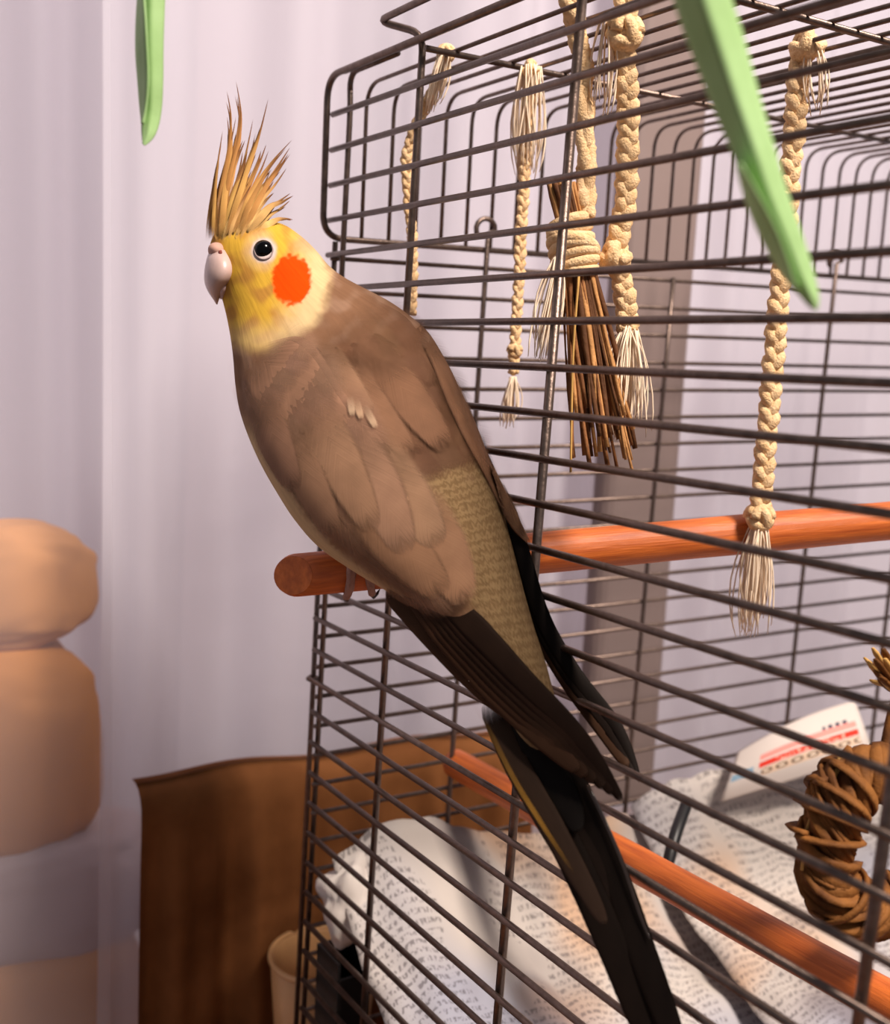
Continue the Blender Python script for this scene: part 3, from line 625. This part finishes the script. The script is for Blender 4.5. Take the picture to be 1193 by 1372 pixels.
for i, p in enumerate(BV):
    px, py, D = pix(p); n1 = noise.noise((px*.05, py*.05, 0.)); n2 = noise.noise((px*.16, py*.16, 4.)); k = i % NU; cth = math.cos(2*math.pi*k/NU)
    c = mixv(CB['brown'], CB['wing'], sm(.1, -.5, n1))
    # belly
    c = mixv(c, CB['belly'], sm(-.74, -.88, cth+.05*n2)*sm(545, 600, py))
    # rump
    dr = min(segd(px, py, (612, 640), (690, 800)), segd(px, py, (690, 800), (745, 960))); rv = sm(72, 44, dr+10*n2)*sm(590, 650, py+18*n1)
    c = mixv(c, CB['tan'], rv); rumps[i] = rv
    # face
    fx, fy = (px-352)/90, (py-368)/104; fr = fx*fx+fy*fy+.12*n1+.06*n2
    face = mixv(CB['yellow'], CB['ochre'], sm(.2, -.4, n1)); face = mixv(face, CB['cream'], sm(372, 425, px+6*n2+.25*(py-360))); face = mixv(face, CB['nape'], sm(380, 432, px)*sm(345, 322, py)); face = mixv(face, CB['cream'], .55*sm(418, 458, py))
    c = mixv(face, c, sm(.78, 1.2, fr))
    # cheek patch
    ch = ((px-391)/27)**2+((py-375)/34)**2+.3*n2; c = mixv(CB['orange'], c, sm(.8, 1.12, ch))
    er = math.hypot(px-353.5, py-335.5); c = mixv(lin((196, 178, 174)), c, sm(14, 21, er+1.5*n2)); c = mixv(c, lin((206, 170, 120)), .6*sm(34, 20, er)*sm(14, 20, er)*sm(372, 356, px))
    cols[i, :3] = c
body.data.color_attributes.new('Col', 'FLOAT_COLOR', 'POINT'); body.data.attributes.new('rump', 'FLOAT', 'POINT')
body.data.attributes['Col'].data.foreach_set('color', cols.ravel()); body.data.attributes['rump'].data.foreach_set('value', rumps)

def surf(px, py, lift):
    d_ = ray(px, py); dl = np.linalg.norm(d_); h = bvh.ray_cast(Vector(CP), Vector(d_/dl))
    if h[0] is None:
        h0 = None
        # nearest body point to the ray, pushed out to the ray
        for D in (27, 25.5, 24, 22.8):
            q = bvh.find_nearest(Vector(P(px, py, D)))
            if h0 is None or q[3] < h0[0]: h0 = (q[3], q[0], q[1])
        Dn = RM[:, 2]@(np.array(h0[1])-CP); return P(px, py, Dn-lift)
    loc, nor = np.array(h[0]), np.array(h[1])
    if nor@d_ > 0: nor = -nor
    D0 = RM[:, 2]@(loc-CP)
    q = loc+nor*lift*.4-d_/dl*lift*.6; return q
def fprofile(t, round_=2.4, base=.22): return min(1, (max(t, .001)/base)**.55)*max(0, 1-max(0, (t-.5)/.5)**round_)**.5
def feather(name, path, width, lift, color, parent, D=None, nv=14, nu=7, camber=.0, base=.22, round_=2.4, asym=0., soft=1.0, taper=None, material='feather'):
    pts = cr(path, nv); mb = MB(); rows = []; uv = []
    for i, q in enumerate(pts):
        t = i/(nv-1); a = pts[min(i+1, nv-1)]; b = pts[max(i-1, 0)]; tx, ty = a[0]-b[0], a[1]-b[1]; l = math.hypot(tx, ty)+1e-9; nx, ny = -ty/l, tx/l; w = width*max(fprofile(t, round_, base) if taper is None else min(1, .5+t*2)*(1-t)**taper, .02)
        row = []
        for k in range(nu):
            s = (k/(nu-1)-.5)*2; x, y = q[0]+nx*w*.5*(s+asym), q[1]+ny*w*.5*(s+asym)
            lf = lift[0]+(lift[1]-lift[0])*t-.5*camber*s*s
            if D is None: row.append(surf(x, y, lf))
            else: row.append(P(x, y, np.interp(t, np.linspace(0, 1, len(D)), D)-lf))
            uv.append((k/(nu-1), t))
        rows.append(row)
    mb.grid(rows); mb.uv = uv; o = mb.build(name, M[material], parent); o.color = (*color, soft)
    if soft < .5 and material == 'feather': md = o.modifiers.new('thick', 'SOLIDIFY'); md.thickness = .0002; md.offset = 1
    return o
def rc(c, a=.10):
    k = .8*(1+random.uniform(-a, a)); return tuple(v*k*(1+random.uniform(-.03, .03)) for v in lin(c))
# wing panels
def patch(top, bot):
    T = cr(top, 60); B_ = cr(bot, 60)
    def f_(s, t):
        i = max(0, min(1, s))*59; a = int(min(i, 58)); u = i-a; p = T[a]*(1-u)+T[a+1]*u; q = B_[a]*(1-u)+B_[a+1]*u; return p*(1-t)+q*t
    return f_
WL = patch([(352, 462), (400, 450), (430, 470), (462, 520), (500, 570), (545, 625), (578, 680), (602, 745), (626, 814)], [(326, 492), (330, 535), (357, 578), (384, 620), (415, 665), (450, 709), (493, 753), (550, 794), (624, 817)])
WR = patch([(566, 440), (596, 482), (616, 522), (634, 560), (651, 600), (672, 645), (694, 690), (713, 730)], [(560, 452), (582, 500), (598, 540), (616, 580), (640, 622), (660, 660), (684, 705), (711, 733)])
def panel(name, pf, lift, color, ns=60, nt=26):
    mb = MB(); rows = []; uv = []
    for i in range(ns):
        s = i/(ns-1); row = []
        for k in range(nt):
            t = k/(nt-1); q = pf(s, t); e = min(1, t/.12, (1-t)/.12, s/.06+.1, (1-s)/.05+.2); row.append(surf(q[0], q[1], .01+lift*max(0, e)**.5)); uv.append((t, s))
        rows.append(row)
    mb.grid(rows); mb.uv = uv; o = mb.build(name, M['feather'], bird); o.color = (*lin(color), .16); return o
wingL = panel('wing', WL, .2, (130, 96, 75)); wingL['label'] = 'grey brown folded wing towards the lens'
wingR = panel('wing', WR, .12, (132, 95, 71)); wingR['label'] = 'edge of the far folded wing'
for s0, ds, n, w in ((.66, .36, 3, 62), (.52, .40, 3, 70), (.38, .38, 4, 66), (.26, .32, 5, 54), (.15, .26, 5, 48), (.05, .22, 5, 42)):
    for k in range(n):
        t0 = (k+.5)/n+random.uniform(-.04, .04); t1 = t0*.9+.05
        pth = [WL(s0, t0), WL(s0+ds*.5, t0*.5+t1*.5), WL(min(.99, s0+ds*random.uniform(.92, 1.05)), t1)]
        base_c = (162, 122, 94) if s0 > .3 else (148, 112, 90)
        feather('covert_feather', pth, w*1.35*random.uniform(.9, 1.1), (.2, .22), rc(base_c, .14), wingL, camber=.01, round_=1.5)
for s0, ds in ((.55, .4), (.3, .4), (.1, .35)):
    for t0 in (.3, .7):
        feather('covert_feather', [WR(s0, t0), WR(s0+ds*.5, t0), WR(s0+ds, t0)], 20, (.13, .17), rc((158, 114, 84)), wingR)
# pale tips at the shoulder notch
for (a, b) in (((470, 532), (474, 562)), ((478, 536), (486, 566)), ((488, 544), (506, 578))):
    feather('pale_covert', [a, ((a[0]+b[0])/2, (a[1]+b[1])/2), b], 12, (.262, .27), rc((206, 170, 138), .1), wingL, nv=8, nu=5, soft=.9)
for (pth, w, c) in (([(420, 545), (458, 620), (505, 715)], 52, (156, 116, 90)), ([(455, 575), (505, 650), (548, 745)], 60, (164, 124, 96)), ([(500, 600), (545, 665), (590, 735)], 58, (160, 120, 92)), ([(470, 640), (530, 720), (600, 800)], 62, (158, 116, 88)), ([(545, 655), (590, 730), (626, 813)], 62, (166, 124, 94)), ([(385, 560), (415, 640), (455, 720)], 44, (154, 114, 88)), ([(350, 520), (372, 590), (402, 660)], 42, (154, 114, 90))):
    feather('tertial_feather', pth, w*1.25, (.236, .256), rc(c, .07), wingL, camber=.0, soft=.5, round_=1.3)
for (pth, w, c) in (([(452, 470), (500, 545), (552, 612)], 44, (142, 102, 77)), ([(480, 450), (545, 530), (600, 606)], 50, (134, 95, 70)), ([(430, 458), (462, 510), (500, 560)], 36, (146, 108, 83))):
    feather('scapular_feather', pth, w*1.2, (.05, .13), rc(c, .05), body, camber=.02, soft=.5, round_=1.3)
# mantle and scapulars
MA = patch([(420, 440), (438, 470), (468, 520), (502, 562), (545, 610), (590, 650), (616, 680)], [(468, 392), (540, 425), (590, 480), (616, 535), (636, 590), (650, 630), (660, 660)])
for s0, ds, n, w in ((.62, .34, 4, 52), (.48, .34, 4, 54), (.34, .34, 4, 54), (.2, .32, 4, 50), (.06, .3, 4, 44)):
    for k in range(n):
        t0 = (k+.5)/n+random.uniform(-.05, .05)
        feather('mantle_feather', [MA(s0*.84, t0), MA((s0+ds*.5)*.84, t0), MA(min(1, s0+ds*random.uniform(.9, 1.08))*.84, t0)], w*1.4*random.uniform(.9, 1.1), (.02, .05 if s0 < .55 else .035), rc((140, 100, 74) if (k+int(s0*10)) % 3 else (128, 88, 64), .08), body, camber=.01, round_=1.5)
# flight feathers
DK = (62, 44, 32)
def flight(path, w, D, col, parent, lift=0., **kw): return feather('flight_feather', path, w, (lift, lift), rc(col, .12), parent, D=D, nv=26, nu=7, camber=.06, soft=.1, **kw)
for k in range(6):
    q = k/5.
    flight([(545+30*q, 778+6*q), (600+34*q, 845-6*q), (664+40*q, 922-9*q), (730+48*q, 990-1*q), (776+59*q, 1034+42*q)], 58-16*q, [23.3-.05*k, 22.75-.05*k, 22.3-.05*k, 21.7-.05*k, 21.2-.05*k], (66-5*k, 42-3.5*k, 27-2.5*k), wingL, taper=.42)
flight([(522, 782), (580, 848), (650, 920), (712, 975)], 40, [23.5, 23.0, 22.6, 22.2], (74, 50, 34), wingL, base=.1, round_=2)
for k in range(3):
    flight([(664+6*k, 640+14*k), (690+4*k, 735), (722+3*k, 830), (762+5*k, 905), (812+8*k, 980-2*k), (842+8*k, 1030+10*k)], 34-6*k, [24.6, 24.1, 23.7, 23.2, 22.6, 22.2], (36-6*k, 24-4*k, 18-3*k) if k else (64, 42, 28), wingR, lift=.04*k, base=.12, round_=1.5)
flight([(650, 625), (672, 690), (690, 750), (702, 800)], 26, [24.5, 24.3, 24.1, 23.9], (26, 20, 18), wingR)
# tail
TR = lin((84, 66, 54))
tail = feather('tail_feather', [(690, 930), (738, 1040), (795, 1160), (850, 1290), (905, 1430)], 62, (0, 0), lin((40, 28, 21)), bird, D=[22.75, 22.1, 21.3, 20.6, 19.9], nv=30, nu=9, camber=.12, base=.06, round_=6, soft=.1)
tail['label'] = 'long dark central tail feather'
for k, (pth, w, c, dl) in enumerate([([(672, 940), (712, 1040), (768, 1150), (822, 1270), (880, 1420)], 44, (36, 25, 18), -.08), ([(712, 945), (770, 1055), (822, 1170), (866, 1290), (915, 1420)], 40, (34, 24, 18), .1),
        ([(655, 935), (690, 1020), (735, 1100), (785, 1190), (812, 1240)], 36, (60, 44, 32), -.12), ([(700, 950), (730, 1020), (762, 1080), (775, 1115)], 46, (24, 17, 13), .16)]):
    feather('tail_feather', pth, w, (dl, dl), rc(c, .05), tail, D=[22.6, 22.0, 21.3, 20.6, 19.9] if len(pth) == 5 else [22.6, 22.2, 21.7, 21.4], nv=26, nu=7, camber=.06, base=.06, round_=5 if k < 2 else 1.2, soft=.12)
feather('yellow_feather_edge', [(630, 932), (659, 985), (690, 1045), (729, 1108), (771, 1172)], 9, (.2, .2), lin((160, 114, 44)), tail, D=[22.9, 22.5, 22.0, 21.5, 21.0], nv=22, nu=5, base=.1, round_=3, soft=.9)
quill = feather('tail_feather_shaft', [(786, 1050), (806, 1090), (832, 1150), (858, 1225), (872, 1260)], 5, (.18, .18), lin((70, 54, 44)), tail, D=[22.0, 21.7, 21.3, 20.9, 20.7], nv=22, nu=4, base=.1, round_=3, soft=.3)
quill.data.materials[0] = mat('glossy_quill', (70, 54, 44), .22, 0, spec=.6)

# crest
rng = np.random.RandomState(12)
def crop(x, y): return (230+x/3.43, 90+y/3.43)
guides = [[(192, 800), (196, 660), (208, 480), (236, 285)], [(200, 790), (222, 600), (262, 380), (272, 220), (252, 105)], [(214, 780), (262, 520), (310, 330), (318, 200), (294, 55)], [(228, 780), (280, 600), (334, 430), (376, 232)],
          [(250, 775), (318, 560), (378, 390), (414, 270), (446, 138)], [(262, 770), (330, 600), (400, 450), (436, 352)], [(280, 770), (360, 590), (450, 450), (558, 330)], [(300, 770), (400, 590), (486, 460), (546, 366)],
          [(320, 765), (410, 620), (476, 540), (530, 462)], [(345, 762), (440, 650), (496, 615), (548, 578)], [(375, 760), (440, 690), (500, 650), (545, 612)], [(395, 762), (450, 712), (505, 695), (552, 706)], [(240, 800), (280, 680), (330, 560), (370, 470)], [(290, 790), (340, 690), (400, 610), (440, 560)]]
def rootD(p):
    h = bvh.ray_cast(Vector(CP), Vector(ray(*p)).normalized()); return 27.3 if h[0] is None else RM[:, 2]@(np.array(h[0])-CP)-.03
for gi, g in enumerate(guides):
    pts = [crop(*q) for q in g]
    for k in range(6):
        sh = 1.0 if k == 0 else rng.uniform(.45, .95); jx = 0 if k == 0 else rng.uniform(-9, 12); fan = 0 if k == 0 else rng.uniform(-7, 9)
        q = cr(pts, 9)[:max(4, int(round(9*sh)))]; n_ = len(q); q = [(x+jx*(1-i/(n_-1))*.9+fan*(i/(n_-1))**2, y+(0 if k == 0 else rng.uniform(-2, 4))*(1-i/(n_-1))) for i, (x, y) in enumerate(q)]
        d0 = min(27.25, rootD(q[0])); dz = rng.uniform(-.35, .3); cc = (206, 148, 84) if (gi+k) % 3 else (222, 170, 96)
        if gi > 7: cc = (226, 180, 112)
        feather('crest_feather', q, (8 if k == 0 else rng.uniform(7, 13)), (0, 0), rc(cc, .10), bird, D=[d0, (d0+27.1+dz)/2, 27.1+dz, 27.1+dz], nv=22, nu=5, camber=.04, taper=.85, soft=.22, material='crest')

# beak
def loft(sl, n, m):
    q = cr(np.array([[l[0], l[1], r_[0], r_[1], D, h] for l, r_, D, h in sl]), n); mb = MB(); rows = []
    for (lx, ly, rx, ry, D, h) in q:
        cx, cy = (lx+rx)/2, (ly+ry)/2; C = P(cx, cy, D); A = (P(rx, ry, D)-P(lx, ly, D))/2; B = ray(cx, cy); B = B/np.linalg.norm(B)*max(h, .01)
        rows.append([C+A*math.cos(2*math.pi*k/m)-B*math.sin(2*math.pi*k/m) for k in range(m)])
    mb.grid(rows, True); mb.f.append(tuple(range(m))[::-1]); mb.f.append(tuple((n-1)*m+k for k in range(m))); return mb
bk = loft([((284, 330), (312, 338), 27.0, .55), ((278, 343), (316, 352), 26.85, .66), ((274.5, 358), (317, 365), 26.8, .68), ((273.5, 371), (312, 376), 26.8, .62), ((275, 382), (303, 385), 26.8, .46), ((279.5, 392), (296.5, 394), 26.85, .28), ((285.5, 401), (293.5, 402), 26.9, .14), ((290, 408), (291.5, 408), 26.95, .02)], 44, 30).build('beak', M['beak'], bird)
loft([((291, 380), (311, 374), 26.9, .42), ((291, 388), (308, 386), 26.9, .4), ((292, 395), (304, 395), 26.95, .3), ((295, 401), (300, 401), 27, .1)], 16, 20).build('lower_mandible', M['beak'], bk)
def ellipsoid(c, ax, ay, az, n=24):
    mb = MB(); mb.grid([[c+ax*math.sin(a)*math.cos(b)+ay*math.cos(a)+az*math.sin(a)*math.sin(b) for b in np.linspace(0, 2*math.pi, n, endpoint=False)] for a in np.linspace(.02, math.pi-.02, n)], True); return mb
cu = 26.8/F
ellipsoid(P(293, 338, 26.8), RIGHT*13.5*cu-RM[:, 1]*-1.5*cu, RM[:, 1]*12*cu, VIEW*.42).build('cere', M['cere'], bk)
mb = loft([((293, 336), (297, 335), 26.4, .05), ((292.5, 339), (298, 339), 26.38, .05), ((293, 343), (297, 343), 26.42, .05)], 10, 14); mb.build('nostril', M['nostril'], bk)
# eye
def ball(c, rad, n=24): 
    mb = MB(); mb.grid([[c+np.array([math.sin(a)*math.cos(b), math.sin(a)*math.sin(b), math.cos(a)])*rad for b in np.linspace(0, 2*math.pi, n, endpoint=False)] for a in np.linspace(.02, math.pi-.02, n)], True); return mb
es = surf(353.5, 335.5, 0); ev = ray(353, 335); ev = ev/np.linalg.norm(ev)
eye = ball(es+ev*.12, .25).build('eye', M['eye'], bird)
mb = MB(); a_ = np.cross(ev, [0, 0, 1.]); a_ /= np.linalg.norm(a_); b2 = np.cross(a_, ev)
def onb(th, rp): q = surf(353.5+rp*math.cos(th), 335.5+rp*math.sin(th), .03); return q
pts = [onb(t, 12.2) for t in np.linspace(0, 2*math.pi, 40)]; mb.tube(pts, .018, 8, cap=False); mb.build('eye_ring', M['eyelid'], eye)
# feet
pd_ = (PB-PA)/np.linalg.norm(PB-PA); up_ = np.array([0, 0, 1.]); up_ = up_-pd_*(up_@pd_); up_ /= np.linalg.norm(up_); nr = np.cross(pd_, up_); nr = nr if nr@VIEW < 0 else -nr
for sx, (x0) in enumerate((462, 545)):
    base_ = PA+(PB0-PA)*((x0-384)/(1255-384.))
    ft = None
    mb = MB(); top = base_+up_*1.0+nr*.35; mb.tube(cr([top+up_*.5+nr*.3, top, base_+up_*.72+nr*.1], 8), [.3, .24, .2]+[.18]*5, 10); ft = mb.build('foot', M['foot'], bird)
    for sgn, dx, a1 in ((1, -.22, 2.75), (1, .2, 2.6), (-1, -.2, 2.5), (-1, .22, 2.4)):
        mb = MB(); pts = []; 
        for t in np.linspace(0, 1, 14):
            a = t*a1; pts.append(base_+pd_*(dx*(.3+1.2*t))+(up_*math.cos(a)+nr*sgn*math.sin(a))*(.535+.12))
        mb.tube(pts, [.14*(1-.3*i/13)*(1+.08*math.sin(i*2.1)) for i in range(14)], 8); mb.build('toe', M['foot'], ft)
        mb = MB(); e = pts[-1]; tg = pts[-1]-pts[-2]; tg /= np.linalg.norm(tg)
        mb.tube([e, e+tg*.12-up_*.03+pd_*.03, e+tg*.2+up_*.06+pd_*.12, e+tg*.16+up_*.16+pd_*.2], [.085, .07, .04, .008], 8); mb.build('claw', M['claw'], ft)
for o in bpy.data.objects:
    if '_o' in o: del o['_o']
